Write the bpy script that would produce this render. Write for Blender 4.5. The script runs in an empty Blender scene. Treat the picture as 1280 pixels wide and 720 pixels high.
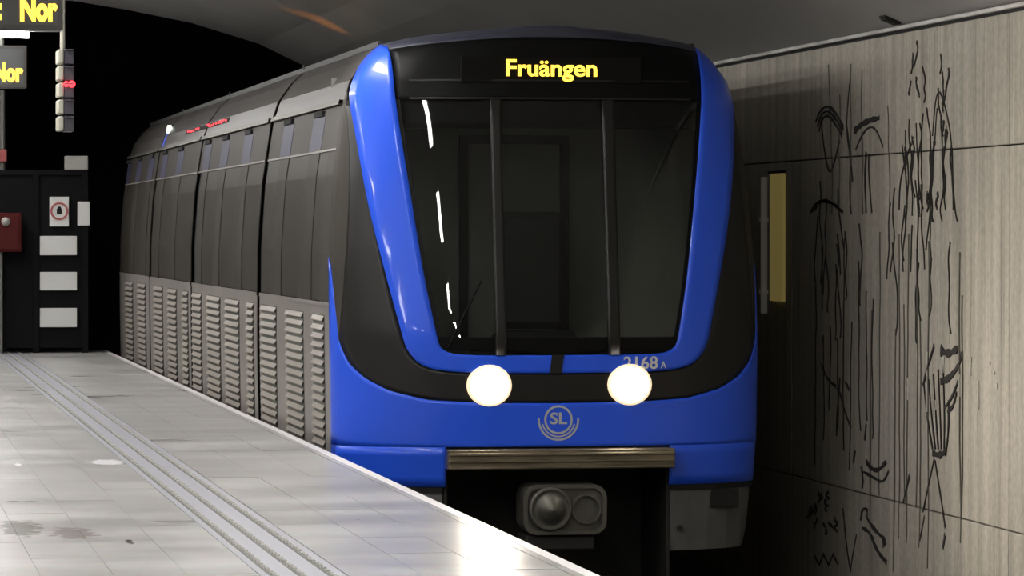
import bpy, bmesh, math, random
from mathutils import Vector, Matrix
random.seed(7)
scene = bpy.context.scene
COL = scene.collection
PI = math.pi

# ------------------------------------------------------------------ camera
FPX = 4830.0                                   # focal length in pixels of the 1280 x 720 frame
PITCH = math.atan2(70, FPX)
YAW = math.atan2(830 * math.cos(PITCH), FPX)
CAM = Vector((0, 0, 1.42))
cam_data = bpy.data.cameras.new('camera')
cam_data.sensor_width = 36.0
cam_data.lens = FPX / 1280 * 36.0
cam_data.clip_end = 300
cam = bpy.data.objects.new('camera', cam_data)
cam.location = CAM
cam.rotation_euler = (PI / 2 - PITCH, 0, -YAW)
COL.objects.link(cam)
scene.camera = cam

# ------------------------------------------------------------------ world, exposure
world = bpy.data.worlds.new('world')
scene.world = world
world.use_nodes = True
world.node_tree.nodes['Background'].inputs[0].default_value = (0.02, 0.022, 0.025, 1)
world.node_tree.nodes['Background'].inputs[1].default_value = 0.05
vs = scene.view_settings
vs.view_transform = 'Standard'
vs.look = 'None'
vs.gamma = 1.0
vs.use_curve_mapping = False
vs.exposure = 0.0
TUBE_POWER = 76.0                              # emission strength of the station's fluorescent tubes
ADDED_AMBER_POWER = 9.0                              # amber light added out of sight on the train roof
HEAD_POWER = 45.0                              # train headlights

# ------------------------------------------------------------------ pixel -> place helpers
FW = Vector((math.sin(YAW) * math.cos(PITCH), math.cos(YAW) * math.cos(PITCH), -math.sin(PITCH)))
RT = Vector((math.cos(YAW), -math.sin(YAW), 0))
UP = RT.cross(FW)
def ray(x, y): return FW * FPX + RT * (x - 640) + UP * (360 - y)
def at_y(x, y, Y): d = ray(x, y); return CAM + d * (Y / d.y)
def at_x(x, y, X): d = ray(x, y); return CAM + d * (X / d.x)
def at_z(x, y, Z): d = ray(x, y); return CAM + d * ((Z - CAM.z) / d.z)

# ------------------------------------------------------------------ materials
def mat(name, color, rough=0.5, metal=0.0, coat=0.0, emit=None, power=0.0, noise=0.0, nscale=8.0,
        stretch=(1, 1, 1), bump=0.0, spec=0.5, rnoise=0.0):
    m = bpy.data.materials.new(name)
    m.use_nodes = True
    nt = m.node_tree
    b = nt.nodes['Principled BSDF']
    b.inputs['Base Color'].default_value = (*color, 1)
    b.inputs['Roughness'].default_value = rough
    b.inputs['Metallic'].default_value = metal
    b.inputs['Coat Weight'].default_value = coat
    b.inputs['Coat Roughness'].default_value = 0.06
    b.inputs['Specular IOR Level'].default_value = spec
    if emit:
        b.inputs['Emission Color'].default_value = (*emit, 1)
        b.inputs['Emission Strength'].default_value = power
    if noise or bump or rnoise:
        g = nt.nodes.new('ShaderNodeNewGeometry')
        mp = nt.nodes.new('ShaderNodeMapping')
        mp.inputs['Scale'].default_value = stretch
        n = nt.nodes.new('ShaderNodeTexNoise')
        n.inputs['Scale'].default_value = nscale
        n.inputs['Detail'].default_value = 5
        nt.links.new(g.outputs['Position'], mp.inputs['Vector'])
        nt.links.new(mp.outputs[0], n.inputs['Vector'])
        if noise:
            r = nt.nodes.new('ShaderNodeMapRange')
            r.inputs['From Min'].default_value = 0.3
            r.inputs['From Max'].default_value = 0.7
            r.inputs['To Min'].default_value = 1 - noise
            r.inputs['To Max'].default_value = 1 + noise
            mx = nt.nodes.new('ShaderNodeMix')
            mx.data_type = 'RGBA'
            mx.blend_type = 'MULTIPLY'
            mx.inputs[0].default_value = 1
            mx.inputs[6].default_value = (*color, 1)
            nt.links.new(n.outputs[0], r.inputs['Value'])
            nt.links.new(r.outputs[0], mx.inputs[7])
            nt.links.new(mx.outputs[2], b.inputs['Base Color'])
        if rnoise:
            r2 = nt.nodes.new('ShaderNodeMapRange')
            r2.inputs['From Min'].default_value = 0.35
            r2.inputs['From Max'].default_value = 0.65
            r2.inputs['To Min'].default_value = max(0.02, rough - rnoise)
            r2.inputs['To Max'].default_value = rough + rnoise
            nt.links.new(n.outputs[0], r2.inputs['Value'])
            nt.links.new(r2.outputs[0], b.inputs['Roughness'])
        if bump:
            bp = nt.nodes.new('ShaderNodeBump')
            bp.inputs['Strength'].default_value = bump
            bp.inputs['Distance'].default_value = 0.02
            nt.links.new(n.outputs[0], bp.inputs['Height'])
            nt.links.new(bp.outputs[0], b.inputs['Normal'])
    return m

def glass_mat(name, tint, ior=1.5, rough=0.0):
    m = bpy.data.materials.new(name)
    m.use_nodes = True
    nt = m.node_tree
    nt.nodes.clear()
    out = nt.nodes.new('ShaderNodeOutputMaterial')
    mix = nt.nodes.new('ShaderNodeMixShader')
    fr = nt.nodes.new('ShaderNodeFresnel')
    fr.inputs[0].default_value = ior
    tr = nt.nodes.new('ShaderNodeBsdfTransparent')
    tr.inputs[0].default_value = (*tint, 1)
    gl = nt.nodes.new('ShaderNodeBsdfGlossy')
    gl.inputs['Roughness'].default_value = rough
    nt.links.new(fr.outputs[0], mix.inputs[0])
    nt.links.new(tr.outputs[0], mix.inputs[1])
    nt.links.new(gl.outputs[0], mix.inputs[2])
    nt.links.new(mix.outputs[0], out.inputs[0])
    return m

M = {}
M['blue'] = mat('train_blue_paint', (0.020, 0.105, 0.85), 0.34, coat=0.3, spec=.35)
M['side'] = mat('train_side_grey', (0.050, 0.045, 0.037), 0.55, spec=.15, noise=0.10, nscale=1.5, stretch=(1, 1, .2))
M['cant'] = mat('train_cant_grey', (0.060, 0.054, 0.050), 0.40, spec=.35, noise=0.15, nscale=2.2, stretch=(1, 1, .3))
M['stripe'] = mat('train_bluish_grey', (0.055, 0.055, 0.10), 0.5, spec=.2)
M['black'] = mat('train_black_gloss', (0.005, 0.005, 0.005), 0.4, spec=.1)
M['blackband'] = mat('train_black_band', (0.012, 0.011, 0.010), 0.38, spec=.35)
M['dark'] = mat('dark_underframe', (0.012, 0.011, 0.010), 0.7)
M['rim'] = mat('train_roof_rim', (0.028, 0.030, 0.050), 0.5)
M['roof'] = mat('train_roof', (0.03, 0.03, 0.03), 0.6)
M['louvre'] = mat('louvre_grey', (0.26, 0.24, 0.22), 0.42, noise=0.1, nscale=3)
M['slat'] = mat('slat_grey', (0.34, 0.31, 0.27), 0.40)
M['glass'] = glass_mat('windscreen_glass', (0.6, 0.63, 0.6))
M['sideglass'] = mat('side_window_glass', (0.042, 0.037, 0.030), 0.5, spec=.18)
M['cab'] = mat('cab_interior', (0.24, 0.25, 0.225), 0.7)
M['cabdark'] = mat('cab_dark', (0.03, 0.03, 0.03), 0.7)
M['ochre'] = mat('cab_ochre', (0.35, 0.22, 0.06), 0.5)
M['bumper'] = mat('bumper_metal', (0.26, 0.22, 0.16), 0.38, metal=0.8, noise=0.4, nscale=6, stretch=(.4, 1, 3))
M['steel'] = mat('coupler_steel', (0.11, 0.105, 0.09), 0.5, metal=0.5)
M['apron'] = mat('apron_grey', (0.11, 0.11, 0.105), 0.6, noise=0.15, nscale=5)
M['silver'] = mat('emblem_silver', (0.50, 0.50, 0.50), 0.4)
M['numwhite'] = mat('number_white', (0.75, 0.75, 0.75), 0.5)
M['head'] = mat('headlamp_lens', (1, 1, 1), 0.3, emit=(1.0, 0.93, 0.80), power=HEAD_POWER)
M['headrim'] = mat('headlamp_glow_ring', (0.8, 0.7, 0.5), 0.3, emit=(1.0, 0.78, 0.5), power=0.9)  # weak emission imitates the glow around the headlamp lens
M['led'] = mat('amber_led', (0.1, 0.06, 0.0), 0.5, emit=(1.0, 0.62, 0.06), power=2.6)
M['ledpanel'] = mat('led_panel_dark', (0.006, 0.0055, 0.005), 0.5, spec=.1)
M['redled'] = mat('red_led', (0.1, 0, 0), 0.5, emit=(1.0, 0.03, 0.04), power=5)
M['whitelamp'] = mat('white_indicator', (1, 1, 1), 0.5, emit=(0.9, 1.0, 0.85), power=6)
M['bluetrail'] = mat('indicator_blue_streak', (0.06, 0.10, 0.5), 0.3, emit=(0.08, 0.14, 0.9), power=0.35)  # emission stands in for the lamp's blue reflection streak
M['tube'] = mat('fluorescent_tube', (1, 1, 1), 0.5, emit=(1.0, 0.98, 0.95), power=TUBE_POWER)
M['housing'] = mat('lamp_housing', (0.55, 0.55, 0.55), 0.5)
M['signbox'] = mat('sign_housing', (0.05, 0.047, 0.044), 0.5)
M['signgrey'] = mat('sign_face_grey', (0.06, 0.063, 0.066), 0.45)
M['modside'] = mat('signal_module_grey', (0.42, 0.41, 0.34), 0.6)
M['modface'] = mat('signal_face_dark', (0.05, 0.045, 0.06), 0.5)
M['gate'] = mat('gate_black', (0.006, 0.006, 0.007), 0.8, spec=.15)
M['plate'] = mat('plate_white', (0.78, 0.78, 0.76), 0.5)
M['plategrey'] = mat('plate_grey', (0.42, 0.41, 0.38), 0.6)
M['signred'] = mat('sign_ring', (0.45, 0.10, 0.10), 0.5)
M['red'] = mat('red_box', (0.07, 0.006, 0.006), 0.6, spec=.2)
M['post'] = mat('post_grey', (0.20, 0.20, 0.18), 0.5, metal=0.3)
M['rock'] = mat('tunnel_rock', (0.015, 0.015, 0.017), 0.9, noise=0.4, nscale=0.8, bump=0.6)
M['ballast'] = mat('track_bed', (0.035, 0.032, 0.030), 0.9, noise=0.5, nscale=14, bump=0.8)
M['rail'] = mat('rail_steel', (0.35, 0.33, 0.30), 0.3, metal=0.9)
M['sleeper'] = mat('sleeper_concrete', (0.12, 0.115, 0.11), 0.8)
M['platface'] = mat('platform_side', (0.16, 0.15, 0.14), 0.8, noise=0.3, nscale=3)
M['edge'] = mat('edge_white', (0.86, 0.82, 0.84), 0.45)
M['ceil'] = mat('vault_paint', (0.38, 0.37, 0.355), 0.42, noise=0.08, nscale=0.7)
M['trim'] = mat('trim_metal', (0.55, 0.53, 0.50), 0.45, noise=0.35, nscale=2.5)
M['gap'] = mat('dark_gap', (0.01, 0.01, 0.01), 0.9)
M['yellow'] = mat('yellow_box_glow', (0.65, 0.52, 0.16), 0.5, emit=(0.65, 0.50, 0.16), power=0.13)  # dim glow added to a box standing in for an unidentified yellow strip
M['palepost'] = mat('pale_post_glow', (0.60, 0.58, 0.50), 0.6, emit=(0.6, 0.58, 0.5), power=0.03)  # faint emission added to the pipe, which is no lamp
M['tact'] = mat('tactile_grey', (0.40, 0.40, 0.45), 0.45)
M['groove'] = mat('tactile_groove', (0.16, 0.16, 0.14), 0.7)
M['stud'] = mat('tactile_stud', (0.62, 0.61, 0.56), 0.25)
M['stroke'] = mat('carved_line', (0.025, 0.022, 0.020), 0.9)
M['faint'] = mat('carved_line_faint', (0.13, 0.12, 0.10), 0.9)
M['pale'] = mat('carved_scratch', (0.62, 0.60, 0.53), 0.8)

def slab_material():
    m = bpy.data.materials.new('platform_slab')
    m.use_nodes = True
    nt = m.node_tree
    L = nt.links
    b = nt.nodes['Principled BSDF']
    g = nt.nodes.new('ShaderNodeNewGeometry')
    def noise(scale, sc, detail=4):
        mp = nt.nodes.new('ShaderNodeMapping')
        mp.inputs['Scale'].default_value = sc
        n = nt.nodes.new('ShaderNodeTexNoise')
        n.inputs['Scale'].default_value = scale
        n.inputs['Detail'].default_value = detail
        L.new(g.outputs['Position'], mp.inputs['Vector'])
        L.new(mp.outputs[0], n.inputs['Vector'])
        return n
    n1 = noise(1.0, (0.8, 1.3, 1), 6)
    n2 = noise(9.0, (1, 1, 1), 6)
    ramp = nt.nodes.new('ShaderNodeValToRGB')
    ramp.color_ramp.elements[0].position = 0.32
    ramp.color_ramp.elements[0].color = (0.42, 0.41, 0.40, 1)
    ramp.color_ramp.elements[1].position = 0.66
    ramp.color_ramp.elements[1].color = (0.64, 0.63, 0.615, 1)
    L.new(n1.outputs[0], ramp.inputs[0])
    mul = nt.nodes.new('ShaderNodeMix')
    mul.data_type = 'RGBA'; mul.blend_type = 'MULTIPLY'
    mul.inputs[0].default_value = 0.25
    L.new(ramp.outputs[0], mul.inputs[6]); L.new(n2.outputs[1], mul.inputs[7])
    col = mul.outputs[2]
    # worn marks with a shape of their own: dirt patches, a white scuff
    n3 = noise(14.0, (1, .6, 1), 5)
    def blot(px, py, rx, ry, color, strength, src):
        c = at_z(px, py, 0)
        sub = nt.nodes.new('ShaderNodeVectorMath'); sub.operation = 'SUBTRACT'
        sub.inputs[1].default_value = (c.x, c.y, 0)
        L.new(g.outputs['Position'], sub.inputs[0])
        mu = nt.nodes.new('ShaderNodeVectorMath'); mu.operation = 'MULTIPLY'
        mu.inputs[1].default_value = (1 / rx, 1 / ry, 0)
        L.new(sub.outputs[0], mu.inputs[0])
        ln = nt.nodes.new('ShaderNodeVectorMath'); ln.operation = 'LENGTH'
        L.new(mu.outputs[0], ln.inputs[0])
        ad = nt.nodes.new('ShaderNodeMath'); ad.operation = 'MULTIPLY_ADD'
        ad.inputs[1].default_value = 2.4; ad.inputs[2].default_value = -1.2
        L.new(n3.outputs[0], ad.inputs[0])
        sm = nt.nodes.new('ShaderNodeMath'); sm.operation = 'ADD'
        L.new(ln.outputs['Value'], sm.inputs[0]); L.new(ad.outputs[0], sm.inputs[1])
        mr = nt.nodes.new('ShaderNodeMapRange')
        mr.inputs['From Min'].default_value = 0.75; mr.inputs['From Max'].default_value = 1.05
        mr.inputs['To Min'].default_value = strength; mr.inputs['To Max'].default_value = 0
        L.new(sm.outputs[0], mr.inputs['Value'])
        mx = nt.nodes.new('ShaderNodeMix'); mx.data_type = 'RGBA'
        L.new(mr.outputs[0], mx.inputs[0]); L.new(src, mx.inputs[6])
        mx.inputs[7].default_value = (*color, 1)
        return mx.outputs[2]
    col = blot(24, 660, 0.10, 0.55, (0.05, 0.045, 0.02), 0.85, col)
    col = blot(90, 667, 0.11, 0.40, (0.10, 0.06, 0.05), 0.7, col)
    col = blot(162, 677, 0.018, 0.14, (0.01, 0.01, 0.01), 1.0, col)
    col = blot(134, 578, 0.13, 0.30, (0.95, 0.95, 0.97), 1.0, col)
    col = blot(23, 581, 0.022, 0.20, (0.95, 0.95, 0.95), 1.0, col)
    L.new(col, b.inputs['Base Color'])
    rr = nt.nodes.new('ShaderNodeMapRange')
    rr.inputs['To Min'].default_value = 0.20; rr.inputs['To Max'].default_value = 0.42
    L.new(n1.outputs[0], rr.inputs['Value'])
    L.new(rr.outputs[0], b.inputs['Roughness'])
    n4 = noise(2.2, (0.5, 2.2, 1), 3)
    bp = nt.nodes.new('ShaderNodeBump')
    bp.inputs['Strength'].default_value = 0.18; bp.inputs['Distance'].default_value = 0.02
    L.new(n4.outputs[0], bp.inputs['Height']); L.new(bp.outputs[0], b.inputs['Normal'])
    return m
M['slab'] = slab_material()

def concrete_material():
    m = bpy.data.materials.new('wall_concrete')
    m.use_nodes = True
    nt = m.node_tree; L = nt.links
    b = nt.nodes['Principled BSDF']
    g = nt.nodes.new('ShaderNodeNewGeometry')
    def noise(scale, sc, detail=5):
        mp = nt.nodes.new('ShaderNodeMapping'); mp.inputs['Scale'].default_value = sc
        n = nt.nodes.new('ShaderNodeTexNoise')
        n.inputs['Scale'].default_value = scale; n.inputs['Detail'].default_value = detail
        L.new(g.outputs['Position'], mp.inputs['Vector']); L.new(mp.outputs[0], n.inputs['Vector'])
        return n
    n1 = noise(1.0, (1, 7.0, 0.45)); n2 = noise(22.0, (1, 1, 1)); n3 = noise(1.0, (1, 28.0, 0.6))
    ramp = nt.nodes.new('ShaderNodeValToRGB')
    ramp.color_ramp.elements[0].position = 0.28; ramp.color_ramp.elements[0].color = (0.33, 0.305, 0.25, 1)
    ramp.color_ramp.elements[1].position = 0.72; ramp.color_ramp.elements[1].color = (0.53, 0.49, 0.41, 1)
    L.new(n1.outputs[0], ramp.inputs[0])
    def mulr(src, n, lo, hi, a, c):
        r = nt.nodes.new('ShaderNodeMapRange')
        r.inputs['From Min'].default_value = a; r.inputs['From Max'].default_value = c
        r.inputs['To Min'].default_value = lo; r.inputs['To Max'].default_value = hi
        L.new(n.outputs[0], r.inputs['Value'])
        mx = nt.nodes.new('ShaderNodeMix'); mx.data_type = 'RGBA'; mx.blend_type = 'MULTIPLY'
        mx.inputs[0].default_value = 1
        L.new(src, mx.inputs[6]); L.new(r.outputs[0], mx.inputs[7])
        return mx.outputs[2]
    c = mulr(ramp.outputs[0], n2, 0.86, 1.10, 0.3, 0.7)
    c = mulr(c, n3, 0.70, 1.0, 0.30, 0.44)
    L.new(c, b.inputs['Base Color'])
    b.inputs['Roughness'].default_value = 0.8
    bp = nt.nodes.new('ShaderNodeBump'); bp.inputs['Strength'].default_value = 0.35; bp.inputs['Distance'].default_value = 0.02
    L.new(n3.outputs[0], bp.inputs['Height']); L.new(bp.outputs[0], b.inputs['Normal'])
    return m
M['concrete'] = concrete_material()

# ------------------------------------------------------------------ mesh helpers
class MB:
    def __init__(s): s.v = []; s.f = []
    def quad(s, a, b, c, d):
        n = len(s.v); s.v += [tuple(a), tuple(b), tuple(c), tuple(d)]; s.f.append((n, n + 1, n + 2, n + 3)); return s
    def box(s, x0, x1, y0, y1, z0, z1, bev=0.0):
        if bev > 0:
            bm = bmesh.new()
            bmesh.ops.create_cube(bm, size=1.0)
            for v in bm.verts:
                v.co = Vector(((x0 + x1) / 2 + v.co.x * (x1 - x0), (y0 + y1) / 2 + v.co.y * (y1 - y0), (z0 + z1) / 2 + v.co.z * (z1 - z0)))
            bmesh.ops.bevel(bm, geom=list(bm.edges), offset=bev, segments=1, affect='EDGES')
            s.add_bm(bm); return s
        n = len(s.v)
        s.v += [(x0, y0, z0), (x1, y0, z0), (x1, y1, z0), (x0, y1, z0), (x0, y0, z1), (x1, y0, z1), (x1, y1, z1), (x0, y1, z1)]
        for q in ((0, 3, 2, 1), (4, 5, 6, 7), (0, 1, 5, 4), (1, 2, 6, 5), (2, 3, 7, 6), (3, 0, 4, 7)):
            s.f.append(tuple(n + i for i in q))
        return s
    def add_bm(s, bm):
        n = len(s.v)
        bm.verts.index_update()
        s.v += [tuple(v.co) for v in bm.verts]
        s.f += [tuple(n + v.index for v in f.verts) for f in bm.faces]
        bm.free()
    def cyl(s, p, q, r, r2=None, seg=16, caps=True):
        p = Vector(p); q = Vector(q); r2 = r if r2 is None else r2
        d = (q - p).normalized(); a = d.orthogonal().normalized(); b = d.cross(a)
        n = len(s.v)
        for k in range(seg):
            t = 2 * PI * k / seg; o = a * math.cos(t) + b * math.sin(t)
            s.v += [tuple(p + o * r), tuple(q + o * r2)]
        for k in range(seg):
            i = n + 2 * k; j = n + 2 * ((k + 1) % seg)
            s.f.append((i, j, j + 1, i + 1))
        if caps:
            s.f.append(tuple(n + 2 * k for k in range(seg - 1, -1, -1)))
            s.f.append(tuple(n + 2 * k + 1 for k in range(seg)))
        return s
    def grid(s, rows):
        n = len(s.v); w = len(rows[0])
        for r in rows: s.v += [tuple(p) for p in r]
        for i in range(len(rows) - 1):
            for j in range(w - 1):
                a = n + i * w + j
                s.f.append((a, a + 1, a + w + 1, a + w))
        return s
    def lathe(s, center, axis_y_prof, seg=28, sx=1.0, sz=1.0):
        """profile of (radius, y) revolved about an axis along Y through center"""
        cx, cy, cz = center
        rows = []
        for k in range(seg + 1):
            t = 2 * PI * k / seg
            rows.append([(cx + r * math.cos(t) * sx, cy + y, cz + r * math.sin(t) * sz) for r, y in axis_y_prof])
        return s.grid(rows)
    def ring(s, c, r0, r1, y0, y1, a0=0.0, a1=2 * PI, seg=32, mapf=None):
        """flat annular sector in the XZ plane with thickness along Y"""
        f = mapf or (lambda x, y, z: (x, y, z))
        pr = [(r0, y1), (r0, y0), (r1, y0), (r1, y1), (r0, y1)]
        rows = []
        for k in range(seg + 1):
            t = a0 + (a1 - a0) * k / seg
            rows.append([f(c[0] + r * math.cos(t), c[1] + y, c[2] + r * math.sin(t)) for r, y in pr])
        s.grid(rows)
        if abs(a1 - a0) < 2 * PI - 1e-4:
            n = len(s.v); s.v += [tuple(p) for p in rows[0][:4]]; s.f.append((n, n + 1, n + 2, n + 3))
            n = len(s.v); s.v += [tuple(p) for p in rows[-1][:4]]; s.f.append((n + 3, n + 2, n + 1, n))
        return s
    def mesh(s, name):
        me = bpy.data.meshes.new(name)
        me.from_pydata(s.v, [], s.f)
        me.update()
        return me
    def build(s, name, material, parent=None, smooth=False, flip_fix=False, solid=0.0):
        me = s.mesh(name)
        if flip_fix:
            bm = bmesh.new(); bm.from_mesh(me)
            bmesh.ops.remove_doubles(bm, verts=bm.verts, dist=1e-5)
            bmesh.ops.recalc_face_normals(bm, faces=bm.faces)
            bm.to_mesh(me); bm.free()
        me.materials.append(M[material])
        if smooth:
            for p in me.polygons: p.use_smooth = True
        o = bpy.data.objects.new(name, me)
        COL.objects.link(o)
        if parent: link(o, parent)
        if solid:
            md = o.modifiers.new('thickness', 'SOLIDIFY'); md.thickness = solid; md.offset = 0
        return o

def link(o, parent):
    """parent without moving: every object here is built in, or placed at, world coordinates"""
    o.parent = parent
    o.matrix_parent_inverse = Matrix.Translation(-Vector(parent.location))
def tag(o, label=None, cat=None, group=None, kind=None):
    if label: o['label'] = label
    if cat: o['category'] = cat
    if group: o['group'] = group
    if kind: o['kind'] = kind
    return o
def thing(name, loc, label, cat, group=None):
    o = bpy.data.objects.new(name, None)
    o.empty_display_size = 0.2
    o.location = loc
    COL.objects.link(o)
    return tag(o, label, cat, group)
def share(src, name, loc, parent):
    """another piece with the same mesh; src was built around the origin"""
    o = bpy.data.objects.new(name, src)
    COL.objects.link(o)
    o.location = loc
    if parent: link(o, parent)
    return o
def text_mesh(body, size, fat=0.0, extrude=0.0, space=1.0):
    cu = bpy.data.curves.new('txt', 'FONT')
    cu.body = body; cu.size = size; cu.offset = fat; cu.extrude = extrude; cu.space_character = space
    cu.resolution_u = 4
    ob = bpy.data.objects.new('txt', cu)
    COL.objects.link(ob)
    bpy.context.view_layer.update()
    dg = bpy.context.evaluated_depsgraph_get()
    me = bpy.data.meshes.new_from_object(ob.evaluated_get(dg))
    bpy.data.objects.remove(ob); bpy.data.curves.remove(cu)
    return me
def text_on(body, x0, x1, z0, zh, yfun, name, material, parent, fat=0.0, thick=0.006):
    """upright lettering facing -Y, fitted to x0..x1, capital height zh above z0"""
    me = text_mesh(body, 1.0, fat, 0.01)
    xs = [v.co.x for v in me.vertices]; a, b = min(xs), max(xs)
    for v in me.vertices:
        x = x0 + (v.co.x - a) / (b - a) * (x1 - x0); z = z0 + v.co.y / 0.70 * zh
        v.co = (x, yfun(x, z) - thick * (0.5 + (0.5 if v.co.z > 0 else -0.5)), z)
    me.materials.clear(); me.materials.append(M[material])
    o = bpy.data.objects.new(name, me)
    COL.objects.link(o)
    link(o, parent)
    return o

# ================================================================== THE SETTING
EDGE = 3.06            # platform edge
WALLX = 6.90           # track-side wall
PEND = 46.6            # end of the platform
# platform
fl = MB().box(-6.5, EDGE - 0.06, -8, PEND - 0.02, -1.15, -0.022).build('floor', 'platface')
tag(fl, kind='structure')
cols = [(0.48, 0.78), (0.78, 1.08), (1.08, 1.38), (1.38, 1.675), (2.035, 2.34), (2.34, 2.645), (2.645, 2.95)]
ROWL = 0.9; Y0S = 14.2
nrow = int((PEND - Y0S) / ROWL)
slab_meshes = {}
for i, (a, b) in enumerate(cols):
    key = round(b - a, 3)
    if key not in slab_meshes:
        me = MB().box(-(b - a) / 2 + .001, (b - a) / 2 - .001, -ROWL / 2 + .0015, ROWL / 2 - .0015, -0.022, 0).mesh('slab')
        me.materials.append(M['slab']); slab_meshes[key] = me
    for k in range(nrow):
        share(slab_meshes[key], 'slab', ((a + b) / 2, Y0S + (k + .5) * ROWL, random.uniform(-.0008, .0008)), fl)
yend = Y0S + nrow * ROWL
MB().box(-6.5, .477, -8, PEND, -.022, 0).build('slab_field', 'slab', fl)
MB().box(.483, 2.947, -8, Y0S - .003, -.022, 0).build('slab_field', 'slab', fl)
if PEND - yend > .02:
    MB().box(.483, 2.947, yend + .003, PEND, -.022, 0).build('slab_field', 'slab', fl)
# edge coping: paving strip with white painted nosing
for k in range(-4, 26):
    y = k * 1.8
    MB().box(2.955, EDGE - .062, y + .004, y + 1.796, -.022, 0.0).build('coping_slab', 'slab', fl)
MB().box(EDGE - .06, EDGE, -8, PEND, -.07, 0.001, bev=.004).build('edge_strip', 'edge', fl)
# tactile guidance band with three ribbed rows
MB().box(1.68, 2.03, Y0S, PEND, -.022, -.001).build('tactile_band', 'tact', fl)
for X in (1.73, 1.845, 1.97):
    MB().box(X - .016, X - .004, Y0S, PEND, -.015, .0006).build('tactile_groove', 'groove', fl)
    st = MB(); y = Y0S
    while y < PEND - .1:
        st.box(X - .004, X + .014, y, y + .07, -.004, .006 + random.uniform(0, .003))
        y += .13
    o = st.build('tactile_studs', 'stud', fl); o['kind'] = 'stuff'

# track bed, rails, sleepers
tag(MB().box(EDGE - .06, WALLX + .1, -8, 62, -1.6, -1.30).build('floor_track', 'ballast'), kind='structure')
for k in range(14, 34):
    tag(MB().box(3.45, 5.85, k * .7, k * .7 + .24, -1.32, -1.22, bev=.02).build('sleeper', 'sleeper'),
        'concrete railway sleeper in front of the blue train', 'sleeper', 'sleepers under the rails')
for s, lab in ((-1, 'steel running rail on the platform side of the track'), (1, 'steel running rail on the drawing wall side of the track')):
    x = 4.64 + s * .75
    r = MB().box(x - .07, x + .07, -8, 60, -1.219, -1.205).box(x - .012, x + .012, -8, 60, -1.205, -1.10).box(x - .035, x + .035, -8, 60, -1.10, -1.06, bev=.008)
    tag(r.build('running_rail', 'rail'), lab, 'rail')

# right wall of cast concrete panels
wr = tag(MB().box(WALLX + .035, WALLX + .4, -8, 62, -1.6, 3.2).build('wall_right', 'gap'), kind='structure')
joints = [-8, -4.5, .9, 6.3, 11.7, 17.06, 22.46, 27.9, 33.3, 38.7, 44.1, 49.5, 55, 62]
for a, b in zip(joints, joints[1:]):
    for z0, z1 in ((-1.6, -.385), (-.385, 1.945), (1.945, 2.745)):
        MB().box(WALLX + random.uniform(0, .003), WALLX + .036, a + .004, b - .004, z0 + .005, z1 - .004, bev=.004).build('wall_panel', 'concrete', wr)

# vaulted ceiling
vault = [(6.93, 2.785), (6.5, 2.97), (6.0, 3.17), (5.31, 3.44), (4.84, 3.665), (4.04, 3.905), (3.3, 4.05), (2.69, 4.147), (1.6, 4.24), (.2, 4.28), (-1.5, 4.22), (-3.2, 4.0), (-4.8, 3.6), (-6.0, 3.1), (-6.5, 2.7)]
VY1 = 46.0
rows = []
for y in (-8, 5, 18, 31, VY1):
    rows.append([(x, y, z) for x, z in vault])
m = MB().grid(rows)
m.grid([[(x, VY1, z) for x, z in vault], [(x, VY1, z + .5) for x, z in vault]])
m.grid([[(x, -8, z + .5) for x, z in vault], [(x, VY1, z + .5) for x, z in vault]])
tag(m.build('ceiling', 'ceil', smooth=False), kind='structure')
# metal trim under the vault with shadow gap
tag(MB().box(WALLX - .03, WALLX + .05, -8, VY1, 2.762, 2.788, bev=.004).build('trim_1', 'trim'), kind='structure')
tag(MB().box(WALLX + .005, WALLX + .05, -8, VY1, 2.742, 2.763).build('trim_2', 'gap'), kind='structure')
# left wall, walls behind the camera and beyond the platform, rough rock of the running tunnel
M['leftwall'] = mat('left_wall_concrete', (0.40, 0.38, 0.34), 0.8, noise=0.1, nscale=1.5)
tag(MB().box(-6.8, -6.5, -8, 46, -.05, 3.2).build('wall_left', 'leftwall'), kind='structure')
tag(MB().box(-7, 7.3, -8.3, -8, -1.6, 5).build('wall_front', 'leftwall'), kind='structure')
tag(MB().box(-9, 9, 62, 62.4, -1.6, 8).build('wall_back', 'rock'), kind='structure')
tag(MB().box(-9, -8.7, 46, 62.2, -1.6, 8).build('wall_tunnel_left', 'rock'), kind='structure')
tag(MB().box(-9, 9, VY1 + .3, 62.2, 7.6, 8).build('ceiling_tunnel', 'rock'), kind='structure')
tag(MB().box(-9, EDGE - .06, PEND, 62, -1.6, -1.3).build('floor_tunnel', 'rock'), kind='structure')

# ================================================================== THE TRAIN
XC, YN, DEP, YEND = 4.64, 25.15, 0.55, 46.0
PROF = [(-1.2, 1.30), (-.75, 1.40), (-.35, 1.44), (0.0, 1.45), (.3, 1.455), (.7, 1.46), (1.3, 1.455), (1.8, 1.42), (2.28, 1.345), (2.45, 1.29), (2.6, 1.18), (2.69, 1.07)] + [(2.80 - .055 * (u / .8) ** 2.1, u) for u in (.9, .8, .7, .6, .5, .4, .3, .2, .1, .03)]
def interp(x, pts):
    if x <= pts[0][0]: return pts[0][1]
    for (a, va), (b, vb) in zip(pts, pts[1:]):
        if x <= b: return va + (vb - va) * (x - a) / (b - a) if b > a else vb
    return pts[-1][1]
def hw(Z): return interp(Z, PROF)
PINV = sorted([(b, a) for a, b in PROF if a >= 1.3])
def rake(Z): return .28 * min(max((Z - .75) / 1.9, 0), 1.1) + .1 * max(-Z, 0)
def front_y(u, Z):
    t = min(abs(u) / hw(Z), 1.0)
    return YN + rake(Z) + DEP * (1 - math.sqrt(max(0, 1 - t ** 3)))
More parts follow.
